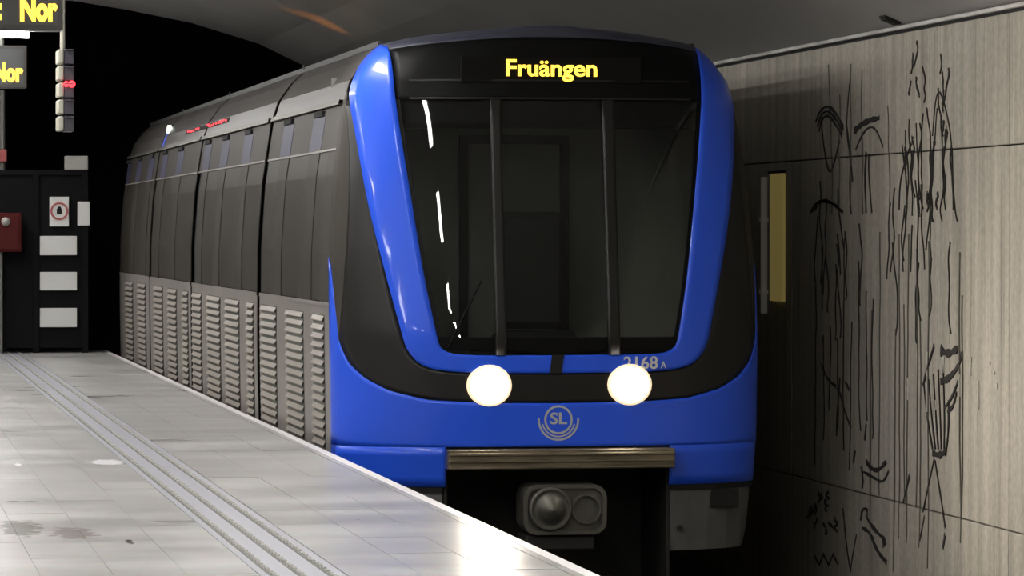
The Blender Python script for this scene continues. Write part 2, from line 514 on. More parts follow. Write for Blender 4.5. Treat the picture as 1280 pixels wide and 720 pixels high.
def fp(u, Z, off=0.0):
    """point on the front, off metres proud of it"""
    w = hw(Z)
    u = max(-w, min(w, u))
    t = abs(u) / w
    k = min(1.0, t ** 4)
    return (XC + u + (off * k if u > 0 else -off * k), front_y(u, Z) - off * (1 - .5 * k), Z)
def side_start(Z): return YN + rake(Z) + DEP
def sp(s, Y, Z, off=0.0): return (XC + s * (hw(Z) + off), Y, Z)

train = thing('metro_train', (XC, YN + 10, -1.06), 'blue fronted metro train with two bright headlights arriving along the platform', 'train')

def resample(pts, n):
    d = [0]
    for a, b in zip(pts, pts[1:]): d.append(d[-1] + math.hypot(b[0] - a[0], b[1] - a[1]))
    out = []
    for k in range(n):
        s = d[-1] * k / (n - 1)
        for i in range(len(pts) - 1):
            if s <= d[i + 1] + 1e-9:
                t = (s - d[i]) / max(1e-9, d[i + 1] - d[i]); break
        out.append((pts[i][0] + (pts[i + 1][0] - pts[i][0]) * t, pts[i][1] + (pts[i + 1][1] - pts[i][1]) * t))
    return out
def smooth_curve(pts, it=2):
    for _ in range(it):
        q = [pts[0]]
        for a, b in zip(pts, pts[1:]):
            q += [(a[0] * .75 + b[0] * .25, a[1] * .75 + b[1] * .25), (a[0] * .25 + b[0] * .75, a[1] * .25 + b[1] * .75)]
        q.append(pts[-1]); pts = q
    return pts
def full(half): return [(-u, z) for u, z in half] + [(u, z) for u, z in reversed(half)][1:]
def strip(outer, inner, n, across, off):
    a = resample(outer, n); b = resample(inner, n)
    rows = []
    for p, q in zip(a, b):
        rows.append([fp(p[0] + (q[0] - p[0]) * k / across, p[1] + (q[1] - p[1]) * k / across, off) for k in range(across + 1)])
    return MB().grid(rows)

OUT_A = [(1.075, 2.685), (1.19, 2.59), (1.275, 2.45), (1.31, 2.33), (1.295, 2.17), (1.26, 1.85), (1.215, 1.537), (1.12, 1.10), (1.015, .668)]
OUT_B = [(1.015, .668), (.95, .56), (.82, .505), (.53, .489), (0, .487)]
IN_A = [(1.05, 2.665), (1.045, 2.45), (1.04, 2.30), (1.0, 1.955), (.944, 1.537), (.885, 1.10), (.80, .668)]
IN_B = [(.80, .668), (.745, .618), (.58, .606), (.3, .605), (0, .605)]
BAND_A = [(1.335, 2.30), (1.33, 2.1), (1.335, 1.85), (1.35, 1.54), (1.385, 1.1), (1.42, .70)]
BAND_B = [(1.42, .70), (1.37, .555), (1.267, .450), (1.118, .370), (.88, .312), (.53, .291), (0, .287)]
OUT = smooth_curve(OUT_A) + smooth_curve(OUT_B)[1:]
INN = smooth_curve(IN_A) + smooth_curve(IN_B)[1:]
BAND = smooth_curve(BAND_A) + smooth_curve(BAND_B)[1:]
OUT_LOW = [p for p in OUT if p[1] <= 2.31]

# blue window frame: two slanting pillars joined by the strip under the windscreen
strip(full(OUT), full(INN), 121, 6, .012).build('window_frame', 'blue', train, smooth=True, solid=.012)
# dark band: cab side windows sweeping down into the headlight band
strip(full(BAND), full(OUT_LOW), 121, 8, 0.0).build('headlight_band', 'blackband', train, smooth=True, solid=.01)
tag(bpy.data.objects['headlight_band'], 'black band sweeping from the cab side windows to the headlights')
# central black bar between the frame and the windscreen
MB().grid([[fp(u, z, .02) for u in (-.055 + .03 * (z - .6) * 4, .025 + .03 * (z - .6) * 4)] for z in (.485, .53, .57, .607)]).build('frame_bar', 'blackband', train, solid=.012)

# corner posts beside the cab windows
for s in (-1, 1):
    rows = []
    for k in range(21):
        z = .66 + (2.36 - .66) * k / 20
        b = min(interp(z, sorted([(q[1], q[0]) for q in BAND_A])), hw(z) - .004)
        rows.append([fp(s * (b + (hw(z) - b) * j / 5), z, 0.0) for j in range(6)])
    MB().grid(rows).build('corner_post', 'side', train, solid=.008)
# lower blue front with its horns up the corners
def band_top(u):
    return interp(abs(u), sorted(BAND_B[:], key=lambda p: p[0]))
def low_patch(t0, t1, n, zb):
    rows = []
    for k in range(n + 1):
        t = t0 + (t1 - t0) * k / n
        ut = t * 1.46
        top = band_top(ut) if abs(ut) <= 1.42 else .70 + (1.25 - .70) * min(1, (abs(ut) - 1.42) / .040)
        col = []
        for j in range(15):
            z = zb + (top - zb) * j / 14
            w = hw(z)
            u = t * w
            if j == 14 and abs(ut) > 1.42: u = math.copysign(max(interp(z, sorted([(q[1], q[0]) for q in BAND_A])), abs(u)), t)
            col.append(fp(u, z, 0.004))
        rows.append(col)
    return MB().grid(rows)
TB = .76 / 1.455
ts = []
m = MB()
def join(m2):
    n = len(m.v); m.v.extend(m2.v); m.f.extend([tuple(i + n for i in f) for f in m2.f])
join(low_patch(-.972, .972, 96, .0))
for s in (-1, 1):
    join(low_patch(s * .972, s * 1.0, 10, .0))
    rows = []
    for k in range(31):
        t = s * (TB + (1 - TB) * k / 30)
        rows.append([fp(t * hw(z), z, .004 - .02 * (-z)) for z in (-.265, -.2, -.13, -.06, 0)])
    join(MB().grid(rows))
m.build('lower_front', 'blue', train, smooth=True, flip_fix=True, solid=.008)

# header with the destination display, roof rim above it
def zrim(u): return 2.645 + .075 * (1 - (u / 1.05) ** 2)
# trim the header to the pillar edge
hrows = []
for j in range(13):
    f = j / 12
    row = []
    for k in range(41):
        t = -1 + 2 * k / 40
        z = 2.30 + (zrim(t * 1.05) - 2.30) * f
        ui = interp(z, sorted([(q[1], q[0]) for q in INN]))
        row.append(fp(t * (ui + .004), z, .004))
    hrows.append(row)
header = MB().grid(hrows).build('header_panel', 'black', train, smooth=True, solid=.006)
for z in (2.305, 2.425):
    MB().grid([[fp(-.95 + 1.9 * k / 30, zz, .012) for zz in (z, z + .012)] for k in range(31)]).build('header_seam', 'blackband', header, solid=.006)
rows = []
for k in range(61):
    u = -1.07 + 2.14 * k / 60
    zt = interp(abs(u), PINV)
    zt = max(zt, zrim(u) + .01)
    rows.append([fp(u, zrim(u) + (min(zt, 2.80) - zrim(u)) * (1 - (1 - j / 12) ** 2), .006) for j in range(13)])
MB().grid(rows).build('roof_rim', 'rim', train, smooth=True, solid=.006)
disp = MB().box(XC - .62, XC + .60, 25.392, 25.41, 2.415, 2.59, bev=.002).build('destination_display', 'ledpanel', header)
tx = text_on('Fruängen', XC - .318, XC + .298, 2.462, .108, lambda x, z: 25.385, 'destination_text', 'led', header, fat=.022)
tx['label'] = 'amber lit destination lettering'

# windscreen: three panes, two posts, sill
def zin(z): return interp(z, sorted([(q[1], q[0]) for q in INN]))
def pane(ul, ur, z0, z1, off=.0, n=16, k=12):
    rows = []
    for j in range(n + 1):
        z = z0 + (z1 - z0) * j / n
        a, b = ul(z), ur(z)
        rows.append([fp(a + (b - a) * i / k, z, off) for i in range(k + 1)])
    return MB().grid(rows)
ZS = .72
for nm, a, b in (('windscreen_pane', lambda z: -zin(z) + .02, lambda z: -.425), ('windscreen_pane', lambda z: -.365, lambda z: .33), ('windscreen_pane', lambda z: .40, lambda z: zin(z) - .02)):
    pane(a, b, ZS, 2.297).build(nm, 'glass', train, smooth=True)
for u0, u1 in ((-.43, -.36), (.325, .405)):
    pane(lambda z: u0, lambda z: u1, .607, 2.30, .018, 12, 4).build('windscreen_post', 'blackband', train, smooth=True, solid=.03)
for s in (-1, 1):
    pane(lambda z: s * (zin(z) + .004), lambda z: s * (zin(z) - .025), .607, 2.30, .004, 14, 2).build('pane_seal', 'black', train, solid=.006)
pane(lambda z: -zin(z), lambda z: zin(z), .605, ZS, .002, 3, 30).build('windscreen_sill', 'black', train, solid=.008)
pane(lambda z: -zin(z), lambda z: zin(z), 2.11, 2.32, -.03, 4, 24).build('sun_blind', 'black', train, smooth=True, solid=.006)
# windscreen wiper in front of the left pane
MB().cyl(fp(-.74, .66, .03), fp(-.52, 1.10, .03), .008, seg=8).build('wiper', 'black', train)

# cab interior
cabm = MB().quad((XC - 1.38, 26.9, .2), (XC + 1.38, 26.9, .2), (XC + 1.30, 26.9, 2.5), (XC - 1.30, 26.9, 2.5)).build('cab_wall', 'cab', train, solid=.02)
MB().box(XC - .40, XC - .34, 26.84, 26.88, .2, 2.1).box(XC + .32, XC + .38, 26.84, 26.88, .2, 2.1).box(XC - .40, XC + .38, 26.84, 26.88, 2.04, 2.1).build('cab_door_frame', 'cabdark', cabm)
MB().box(XC - .17, XC - .135, 26.76, 26.80, 1.2, 1.95).build('grab_pole', 'ochre', cabm)
MB().box(XC - 1.2, XC + 1.2, 25.65, 26.1, .55, .70, bev=.03).build('driver_desk', 'cabdark', train)
MB().box(XC - .22, XC + .26, 26.3, 26.42, .75, 1.56, bev=.05).box(XC - .25, XC + .29, 26.0, 26.42, .62, .74, bev=.04).build('driver_seat', 'cabdark', train)
MB().box(XC - 1.40, XC + 1.40, 25.75, 26.88, .15, .2).build('cab_floor', 'cabdark', train)

# headlights
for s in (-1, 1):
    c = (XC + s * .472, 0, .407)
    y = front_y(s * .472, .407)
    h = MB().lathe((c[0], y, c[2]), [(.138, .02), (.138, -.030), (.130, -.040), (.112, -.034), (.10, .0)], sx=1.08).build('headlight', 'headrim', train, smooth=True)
    MB().lathe((c[0], y, c[2]), [(.112, -.030), (.09, -.045), (.05, -.055), (.001, -.058)], sx=1.05).build('headlight_lens', 'head', h, smooth=True)

for s in (-1, 1):
    ld = bpy.data.lights.new('headlight_beam', 'SPOT')
    ld.energy = 200; ld.color = (1.0, .90, .76); ld.spot_size = math.radians(125); ld.spot_blend = .8; ld.shadow_soft_size = .09
    lo_ = bpy.data.objects.new('headlight_beam', ld)
    lo_.location = (XC + s * .472, front_y(.472, .407) - .09, .407)
    lo_.rotation_euler = (math.radians(90 - 3), 0, PI)
    COL.objects.link(lo_); link(lo_, train)

# emblem
EC = (XC - .008, 0, .165)
def onf(x, y, z, base=.0): return (x, front_y(x - XC, z) - .006 + y, z)
em = MB()
em.ring((EC[0], 0, EC[2] + .012), .082, .096, -.006, .004, mapf=onf, seg=40)
em.ring((EC[0], 0, EC[2] + .012), .106, .116, -.006, .004, a0=PI * 1.08, a1=PI * 1.92, mapf=onf)
em.ring((EC[0], 0, EC[2] + .012), .126, .139, -.006, .004, a0=PI * .97, a1=PI * 2.03, mapf=onf)
emb = em.build('emblem', 'silver', train)
text_on('SL', EC[0] - .056, EC[0] + .058, EC[2] - .015, .075, lambda x, z: front_y(x - XC, z) - .006, 'emblem_letters', 'silver', emb, fat=.02)
# fleet number
text_on('2168', XC + .43, XC + .665, .512, .082, lambda x, z: front_y(x - XC, z) - .022, 'fleet_number', 'numwhite', train, fat=.012)
text_on('A', XC + .685, XC + .725, .514, .045, lambda x, z: front_y(x - XC, z) - .022, 'fleet_number', 'numwhite', train, fat=.012)

# bumper beam, coupler pocket and coupler
bp_ = MB().box(XC - .76, XC + .765, 25.06, 25.40, -.145, -.012, bev=.008).build('bumper', 'bumper', train)
for z in (-.045, -.088, -.130):
    MB().box(XC - .755, XC + .76, 25.035, 25.065, z - .011, z + .011, bev=.006).build('bumper_ridge', 'bumper', bp_)
MB().box(XC - .76, XC - .74, 25.25, 26.2, -.95, -.145).box(XC + .745, XC + .765, 25.25, 26.2, -.95, -.145).box(XC - .76, XC + .765, 26.1, 26.2, -.95, -.145).box(XC - .76, XC + .765, 25.3, 26.2, -.16, -.146).build('coupler_pocket', 'dark', train)
cm = bmesh.new()
# rounded coupler plate
def rrect(x0, x1, z0, z1, r, n=8):
    out = []
    for cx, cz, a in ((x1 - r, z1 - r, 0), (x0 + r, z1 - r, PI / 2), (x0 + r, z0 + r, PI), (x1 - r, z0 + r, 1.5 * PI)):
        for k in range(n + 1): out.append((cx + r * math.cos(a + PI / 2 * k / n), cz + r * math.sin(a + PI / 2 * k / n)))
    return out
cp = MB()
o1 = rrect(XC - .265, XC + .295, -.575, -.245, .09); o2 = rrect(XC - .235, XC + .265, -.548, -.272, .07)
rows = []
for (a, b), (c, d) in zip(o1 + o1[:1], o2 + o2[:1]):
    rows.append([(a, 25.30, b), (a, 25.03, b), (a * .97 + c * .03, 25.015, b), (c, 25.015, d), (c, 25.05, d)])
cp.grid(rows)
n = len(cp.v); cp.v += [(c, 25.05, d) for c, d in o2]; cp.f.append(tuple(range(n, n + len(o2))))
coup = cp.build('coupler', 'steel', train)
MB().lathe((XC - .085, 25.03, -.405), [(.145, .04), (.145, -.035), (.125, -.045), (.118, -.02), (.085, -.07), (.045, -.125), (.001, -.14)]).build('coupler_cone', 'steel', coup, smooth=True)
MB().ring((XC + .155, 25.02, -.405), .085, .10, -.012, .02).build('coupler_socket', 'steel', coup)
MB().box(XC - .24, XC + .22, 25.06, 25.4, -.68, -.585, bev=.01).build('coupler_box', 'dark', coup)
MB().box(XC - .12, XC + .14, 25.2, 26.2, -.5, -.3).build('coupler_shank', 'dark', coup)
# grey aprons under the blue front, either side
for s in (-1, 1):
    a = MB()
    prof = lambda u, z, o=0: fp(s * u, z, o)
    rows = [[prof(u, z, -.03) for u in (.77, .9, 1.05, 1.2, 1.33, 1.41)] for z in (-.71, -.6, -.5, -.4, -.3)]
    ap = MB().grid(rows).build('apron', 'apron', train, solid=.03)
    MB().box(XC + s * 1.16 - .10, XC + s * 1.16 + .10, front_y(1.16, -.37) - .035, front_y(1.16, -.37) + .06, -.43, -.305, bev=.006).build('apron_step', 'gap', ap)
    MB().cyl((XC + s * .84, front_y(.84, -.55) - .03, -.56), (XC + s * .84, front_y(.84, -.55) + .05, -.56), .018, seg=10).build('apron_bolt', 'gap', ap)
    MB().grid([[fp(s * u, z, -.012) for u in (.77, .95, 1.1, 1.25, 1.36, 1.42)] for z in (-.305, -.262)]).build('apron_gap', 'gap', train, solid=.02)

# body shell (dark, behind the panels), roof, underframe
rows = []
zs = [-.30, 0, .3, .7, 1.3, 1.8, 2.28, 2.45, 2.6, 2.66]
for s in (-1, 1):
    rows = [[(XC + s * (hw(z) - .035), y, z) for z in zs] for y in (26.95, YEND - .02)]
    MB().grid(rows).build('inner_shell', 'gap', train)
up = [(u, interp(u, PINV)) for u in (1.10, 1.07, .95, .8, .7, .6, .5, .4, .3, .2, .1, .03)]
prof = [(-u, z) for u, z in up] + [(u, z) for u, z in reversed(up)]
rows = [[(XC + u, y0, z + .004) for u, z in prof] for y0 in (25.92, 26.05, 30.3, 36.3, 41.4, YEND)]
roof = MB().grid(rows).build('roof', 'roof', train, solid=.01)
for s in (-1, 1):
    MB().box(XC + s * 1.085 - .012, XC + s * 1.085 + .012, 25.99, YEND, 2.672, 2.715).build('roof_edge_rail', 'roof', roof)
for y in (30.3, 36.3, 41.4):
    MB().box(XC - 1.10, XC - 1.06, y - .06, y + .06, 2.70, 2.735).build('roof_joint', 'gap', roof)
# rear end wall and gangway
rear = MB()
pr = [(-hw(z), z) for z in (-.3, 0, .7, 1.3, 1.8, 2.28, 2.45, 2.6, 2.69)] + [(u, interp(abs(u), PINV)) for u in (-.8, -.4, 0, .4, .8)] + [(hw(z), z) for z in (2.69, 2.6, 2.45, 2.28, 1.8, 1.3, .7, 0, -.3)]
n = len(rear.v); rear.v += [(XC + u, YEND, z) for u, z in pr]; rear.f.append(tuple(range(len(pr))))
rear.build('end_wall', 'dark', train, solid=.02)
MB().box(XC - .65, XC + .65, YEND + .02, YEND + .5, -.2, 2.2, bev=.05).build('gangway', 'dark', train)
MB().box(XC - 1.28, XC + 1.28, 26.2, YEND - .1, -.62, -.31).build('underframe', 'dark', train)
for y in (28.0, 30.2, 42.0, 44.2):
    ax = MB().cyl((XC - .8, y, -.63), (XC + .8, y, -.63), .08, seg=12).build('axle', 'steel', train)
    for s in (-1, 1):
        MB().cyl((XC + s * .68, y, -.63), (XC + s * .81, y, -.63), .43, seg=28).build('wheel', 'steel', ax)

# side panels, section by section
SECT = [(None, 30.18), (30.40, 36.22), (36.40, 41.30), (41.48, YEND)]
SPOTS = [[27.1, 29.0], [31.95, 33.9, 35.6], [38.55, 40.5], [42.3, 44.1, 45.8]]
LOUV = [[(25.98, 26.62), (27.2, 28.25), (28.95, 30.0)], [(30.6, 31.1), (31.75, 32.9), (33.4, 34.6), (35.2, 36.1)], [(36.6, 37.2), (37.9, 38.9), (39.6, 40.7)], [(41.9, 43.0), (43.8, 44.9)]]
def side_patch(s, ya, yb, z0, z1, off=0.0, nz=6, ny=4):
    rows = []
    for j in range(nz + 1):
        z = z0 + (z1 - z0) * j / nz
        a = side_start(z) - .002 if ya is None else ya
        rows.append([sp(s, a + (yb - a) * k / ny, z, off) for k in range(ny + 1)])
    return MB().grid(rows)
slat_me = {}
for s in (-1, 1):
    for i, (a, b) in enumerate(SECT):
        a0 = a if a is not None else 25.95
        side_patch(s, a, b, 2.30, 2.685, nz=8).build('cant_panel', 'cant', train, solid=.006)
        g = MB().grid([[sp(s, y, 2.285, o) for o in (0, .03)] + [sp(s, y, 2.315, o) for o in (.03, 0)] for y in (a0, b)])
        g.build('gutter', 'steel', train, solid=.004)
        up_ = side_patch(s, a, b, 1.985, 2.28).build('upper_panel', 'side', train, solid=.006)
        lo = side_patch(s, a, b, -.16, .92, nz=10).build('lower_panel', 'louvre', train, solid=.006)
        # window band: posts under each vent, glass between
        cuts = [a0 + .02] + [y for y in SPOTS[i]] + [b - .02]
        if a is None: cuts[0] = 26.3
        for y0, y1 in zip(cuts, cuts[1:]):
            if y1 - y0 > .75:
                side_patch(s, y0 + (.31 if y0 in SPOTS[i] else .02), y1 - (.31 if y1 in SPOTS[i] else .02), .95, 1.97, -.006, nz=6, ny=2).build('side_window', 'sideglass', train, solid=.006)
        if a is None:
            side_patch(s, None, 26.3, .92, 1.985, -.002, ny=2).build('window_post', 'side', train, solid=.006)
        for y in SPOTS[i]:
            side_patch(s, y - .30, min(y + .30, YEND - .01), .92, 1.985, 0, ny=1).build('window_post', 'side', train, solid=.006)
            side_patch(s, y - .34, min(y + .34, YEND - .02), 1.99, 2.225, .004, ny=1, nz=3).build('upper_strip', 'stripe', up_, solid=.004)
            MB().box(XC + s * hw(2.25) - .026, XC + s * hw(2.25) + .026, y - .24, y + .24, 2.228, 2.268, bev=.004).build('side_vent', 'gap', up_)
        side_patch(s, a, b, 1.972, 1.986, .006, nz=1).build('window_rail', 'louvre', train, solid=.004)
        side_patch(s, a, b, .918, .945, .006, nz=1).build('window_rail', 'louvre', train, solid=.004)
        if s < 0:
            # louvre fields in the lower panel, every slat a piece
            for y0, y1 in LOUV[i]:
                lf = side_patch(s, y0, y1, -.05, .86, .004, ny=1, nz=10).build('louvre_field', 'groove', train, solid=.004)
                L_ = round(y1 - y0, 2)
                if L_ not in slat_me:
                    me = MB().grid([[(.0, y, .019), (-.016, y, -.010), (-.016, y, -.016), (-.0, y, -.020)] for y in (-L_ / 2, L_ / 2)]).mesh('slat')
                    me.materials.append(M['slat']); slat_me[L_] = me
                for k in range(15):
                    z = -.015 + k * .0605
                    share(slat_me[L_], 'slat', (XC - hw(z) - .008, (y0 + y1) / 2, z), lf)
# skirt fragments under the side panels
for y0, y1, d in ((26.0, 27.0, .24), (27.4, 28.9, .21), (29.2, 30.2, .25), (30.5, 32.2, .22), (32.6, 34.3, .25), (34.8, 36.2, .22), (36.5, 39, .25), (39.4, 41.2, .22), (41.6, 45.5, .25)):
    MB().box(XC - 1.42, XC - 1.38, y0, y1, -d, -.155, bev=.01).build('skirt_piece', 'louvre', train)
# white door lamp; blue streak and red reflections put in as emissive pieces
p = at_x(208, 146, XC - 1.20)
MB().cyl((XC - hw(2.50) + .01, 41.2, 2.50), (XC - hw(2.50) - .03, 41.2, 2.50), .055, seg=12).build('door_lamp', 'whitelamp', train)
MB().grid([[sp(-1, y, z, .008) for z in (2.30, 2.36, 2.42, 2.47)] for y in (41.12, 41.28)]).build('door_lamp_streak', 'bluetrail', train, solid=.004)
sd = MB().grid([[sp(-1, y, z, .008) for z in (2.395, 2.435)] for y in (34.2, 38.6)]).build('red_dot_strip', 'gap', train, solid=.004)  # backing for reflected red lights, put in as glowing dots
dm = MB()
y = 34.4
while y < 38.4:
    if random.random() < .72:
        z = 2.415 + random.choice((-.008, 0, .008))
        dm.box(XC - hw(z) - .018, XC - hw(z) - .006, y, y + .05, z - .007, z + .007)
    y += .13
dm.build('red_reflection_dots', 'redled', sd)['kind'] = 'stuff'

# ================================================================== LAMPS
def lamp_along(x, y, z, label, group, dh=.07):
    t = thing('fluorescent_lamp', (x, y, z), label, 'lamp', group)
    MB().box(x - .10, x + .10, y - .80, y + .80, z, z + .06, bev=.01).build('housing', 'housing', t)
    MB().box(x - .055, x + .055, y - .76, y + .76, z - dh, z - .001, bev=.01).build('diffuser', 'tube', t)
    for d in (-.775, .775):
        MB().box(x - .06, x + .06, y + d - .012, y + d + .012, z - dh - .005, z + .001).build('end_cap', 'housing', t)
    zc = interp(x, sorted(vault))
    for d in (-.5, .5):
        MB().cyl((x, y + d, z + .06), (x, y + d, zc + .02), .008, seg=6).build('hanger', 'housing', t)
for k in range(9):
    lamp_along(2.62, 1.45 + k * 3.0, 3.42, 'white fluorescent lamp in the row hung above the platform edge', 'lamps above the platform edge', .03)
for k in range(9):
    lamp_along(.75, 29.5 + k * 1.85, 3.45, 'white fluorescent lamp hung above the far end of the platform', 'lamps above the far platform', .035)
for k in range(7):
    lamp_along(-1.4, 11 + k * 3.0, 3.45, 'white fluorescent lamp in the row away from the track', 'lamps away from the track')
# crosswise tube under the near display
a = at_y(-60, 44, 26.5); b = at_y(36, 43.5, 26.5); e = at_y(75, 38, 26.5)
t = thing('crosswise_lamp', (b.x, 26.5, b.z), 'lit white tube lamp hung crosswise just below the larger amber display', 'lamp')
MB().cyl((a.x, 26.5, b.z), (b.x, 26.5, b.z), .022, seg=10).build('tube', 'tube', t)
MB().box(a.x, e.x, 26.48, 26.56, b.z + .024, b.z + .06, bev=.004).build('housing', 'housing', t)
MB().cyl((a.x + .2, 26.52, b.z + .06), (a.x + .2, 26.52, 4.28), .008, seg=6).cyl((e.x - .1, 26.52, b.z + .06), (e.x - .1, 26.52, 4.26), .008, seg=6).build('hanger', 'housing', t)

# ================================================================== DISPLAYS, SIGNAL, GATE
def display(Y, px_r, px_top, px_bot, txt, tx0, tx1, base, cap, label, colon=None):
    r = at_y(px_r, px_bot, Y); tp = at_y(px_r, px_top, Y)
    x1, z0, z1 = r.x, r.z, tp.z
    x0 = x1 - 1.9
    t = thing('led_display', ((x0 + x1) / 2, Y, z0), label, 'display')
    MB().box(x0, x1, Y, Y + .16, z0, z1, bev=.008).build('housing', 'signbox', t)
    MB().box(x0 + .03, x1 - .03, Y - .006, Y, z0 + .03, z1 - .03).build('screen', 'signgrey', t)
    a = at_y(tx0, base, Y); b = at_y(tx1, base, Y); c = at_y(tx0, cap, Y)
    text_on(txt, a.x, b.x, a.z, c.z - a.z, lambda x, z: Y - .008, 'amber_text', 'led', t, fat=.05)
    if colon:
        q0 = at_y(colon[0], base, Y); q1 = at_y(colon[1], base, Y)
        MB().box(q0.x, q1.x, Y - .014, Y - .008, q0.z, q0.z + .035).box(q0.x, q1.x, Y - .014, Y - .008, q0.z + .06, q0.z + .095).build('amber_text', 'led', t)
    for x in (x0 + .2, x1 - .2):
        zc = interp(x, sorted(vault))
        MB().cyl((x, Y + .08, z1), (x, Y + .08, zc + .03), .018, seg=8).build('hanger', 'post', t)
display(22.6, 79, -34, 38, 'Nor', 25, 72, 25, -4, 'larger amber LED display in the top left corner', colon=(-3, 2))
display(31.6, 34, 57, 110, 'Nor', -8, 29, 101, 79, 'smaller amber LED display below the larger one')

# hanging column of signal modules with a red lamp
SY = 30.0
tl = at_y(72, 60, SY); br = at_y(80, 165, SY); fr = at_y(93, 165, SY)
t = thing('signal_column', (br.x, SY, br.z), 'hanging column of grey signal modules with a glowing red lamp', 'signal')
n = 5; hgt = (tl.z - br.z) / n
for k in range(n):
    z0 = br.z + k * hgt
    mo = MB().box(br.x - .045, br.x, SY, SY + .35, z0 + .012, z0 + hgt - .008, bev=.008).build('signal_module', 'modside', t)
    MB().box(br.x, fr.x, SY + .01, SY + .34, z0 + .006, z0 + hgt - .006, bev=.006).build('module_face', 'modface', mo)
    MB().box(br.x + .005, fr.x - .005, SY - .05, SY + .012, z0 + hgt - .02, z0 + hgt - .012).build('module_hood', 'modface', mo)
rl = at_y(87, 105, SY)
MB().lathe((rl.x - .025, SY, rl.z), [(.022, .01), (.02, -.015), (.001, -.02)], seg=14).build('red_lamp', 'redled', t, smooth=True)
MB().lathe((rl.x + .018, SY, rl.z), [(.027, .01), (.024, -.015), (.001, -.02)], seg=14).build('red_lamp', 'redled', t, smooth=True)
MB().cyl((br.x, SY + .17, tl.z), (br.x, SY + .17, 4.22), .02, seg=8).build('hanger', 'modside', t)

# gate closing the platform end, with its plates
GY = 45.6
def gp(x, y, d=0.0): return at_y(x, y, GY - d)
a = gp(-70, 438); b = gp(110, 219)
gate = thing('platform_gate', ((a.x + b.x) / 2, GY, 0), 'black metal gate with white plates closing the far end of the platform', 'gate')
x0, x1, zt = a.x, b.x, b.z
MB().box(x0, x0 + .07, GY, GY + .08, 0, zt).build('gate_post', 'gate', gate)
MB().box(x1 - .07, x1, GY, GY + .08, 0, zt).build('gate_post', 'gate', gate)
pm = gp(45, 300).x
MB().box(pm - .035, pm + .035, GY, GY + .08, 0, zt).build('gate_post', 'gate', gate)
MB().box(x0, x1, GY, GY + .08, zt, zt + .06).build('gate_rail', 'gate', gate)
MB().box(x0 + .07, pm - .035, GY + .03, GY + .05, .06, zt).build('gate_leaf', 'gate', gate)
MB().box(pm + .035, x1 - .07, GY + .03, GY + .05, .06, zt).build('gate_leaf', 'gate', gate)
def gplate(px0, px1, py0, py1, name, material, parent, d=.0):
    p = gp(px0, py1); q = gp(px1, py0)
    return MB().box(p.x, q.x, GY - .016 - d, GY + .03, p.z, q.z, bev=.004).build(name, material, parent)
for y0, y1 in ((295, 319), (340, 363), (385, 409)):
    gplate(50, 96, y0, y1, 'white_plate', 'plate', gate)
gplate(97, 112, 252, 282, 'white_plate', 'plate', gate)
ps = gplate(62, 86, 246, 283, 'prohibition_sign', 'plate', gate, .01)
ps['label'] = 'white plate with a red ring and black centre'
c = gp(74, 264)
MB().ring((c.x, GY - .03, c.z), .082, .105, -.006, .006).build('sign_ring', 'signred', ps)
MB().box(c.x - .03, c.x + .03, GY - .036, GY - .024, c.z - .035, c.z + .03, bev=.004).lathe((c.x, GY - .03, c.z + .035), [(.022, .006), (.022, -.006), (.001, -.006)], seg=12).build('sign_figure', 'gap', ps)
# grey box on top of the gate
p = gp(81, 219); q = gp(110, 195)
bx = thing('junction_box', ((p.x + q.x) / 2, GY, p.z + .06), 'pale grey box standing on top of the black gate', 'box')
MB().box(p.x, q.x, GY - .04, GY + .12, p.z + .06, q.z, bev=.01).build('body', 'plategrey', bx)
MB().box(p.x + .01, q.x - .01, GY - .046, GY - .04, p.z + .07, q.z - .01).build('lid', 'plategrey', bx)
# red emergency cabinet with a small pale lamp
p = at_y(-26, 315, GY - .25); q = at_y(27, 266, GY - .25)
rb = thing('emergency_box', ((p.x + q.x) / 2, GY - .25, 0), 'dark red emergency box on a post beside the black gate', 'box')
MB().box(p.x, q.x, GY - .25, GY - .05, p.z, q.z, bev=.012).build('body', 'red', rb)
MB().box(p.x + .03, q.x - .03, GY - .262, GY - .25, p.z + .03, q.z - .03, bev=.004).build('door', 'red', rb)
l = at_y(7, 277, GY - .25)
MB().lathe((l.x, GY - .265, l.z), [(.05, .01), (.05, -.02), (.001, -.045)], seg=16).build('lamp_dome', 'plategrey', rb, smooth=True)
MB().cyl(((p.x + q.x) / 2, GY - .15, 0), ((p.x + q.x) / 2, GY - .15, p.z + .01), .03, seg=10).build('post', 'post', rb)
# slim post behind the smaller display
p = at_y(3, 300, 46.2)
po = thing('sign_post', (p.x, 46.2, 0), 'slim grey post rising behind the black gate at the left edge', 'post')
MB().cyl((p.x, 46.2, 0), (p.x, 46.2, 3.1), .035, seg=12).build('pole', 'post', po)
MB().cyl((p.x, 46.2, 0), (p.x, 46.2, .03), .09, seg=14).build('base_plate', 'post', po)
MB().box(p.x - .05, p.x + .05, 46.12, 46.17, 2.25, 2.4, bev=.006).build('tag_plate', 'signred', po)

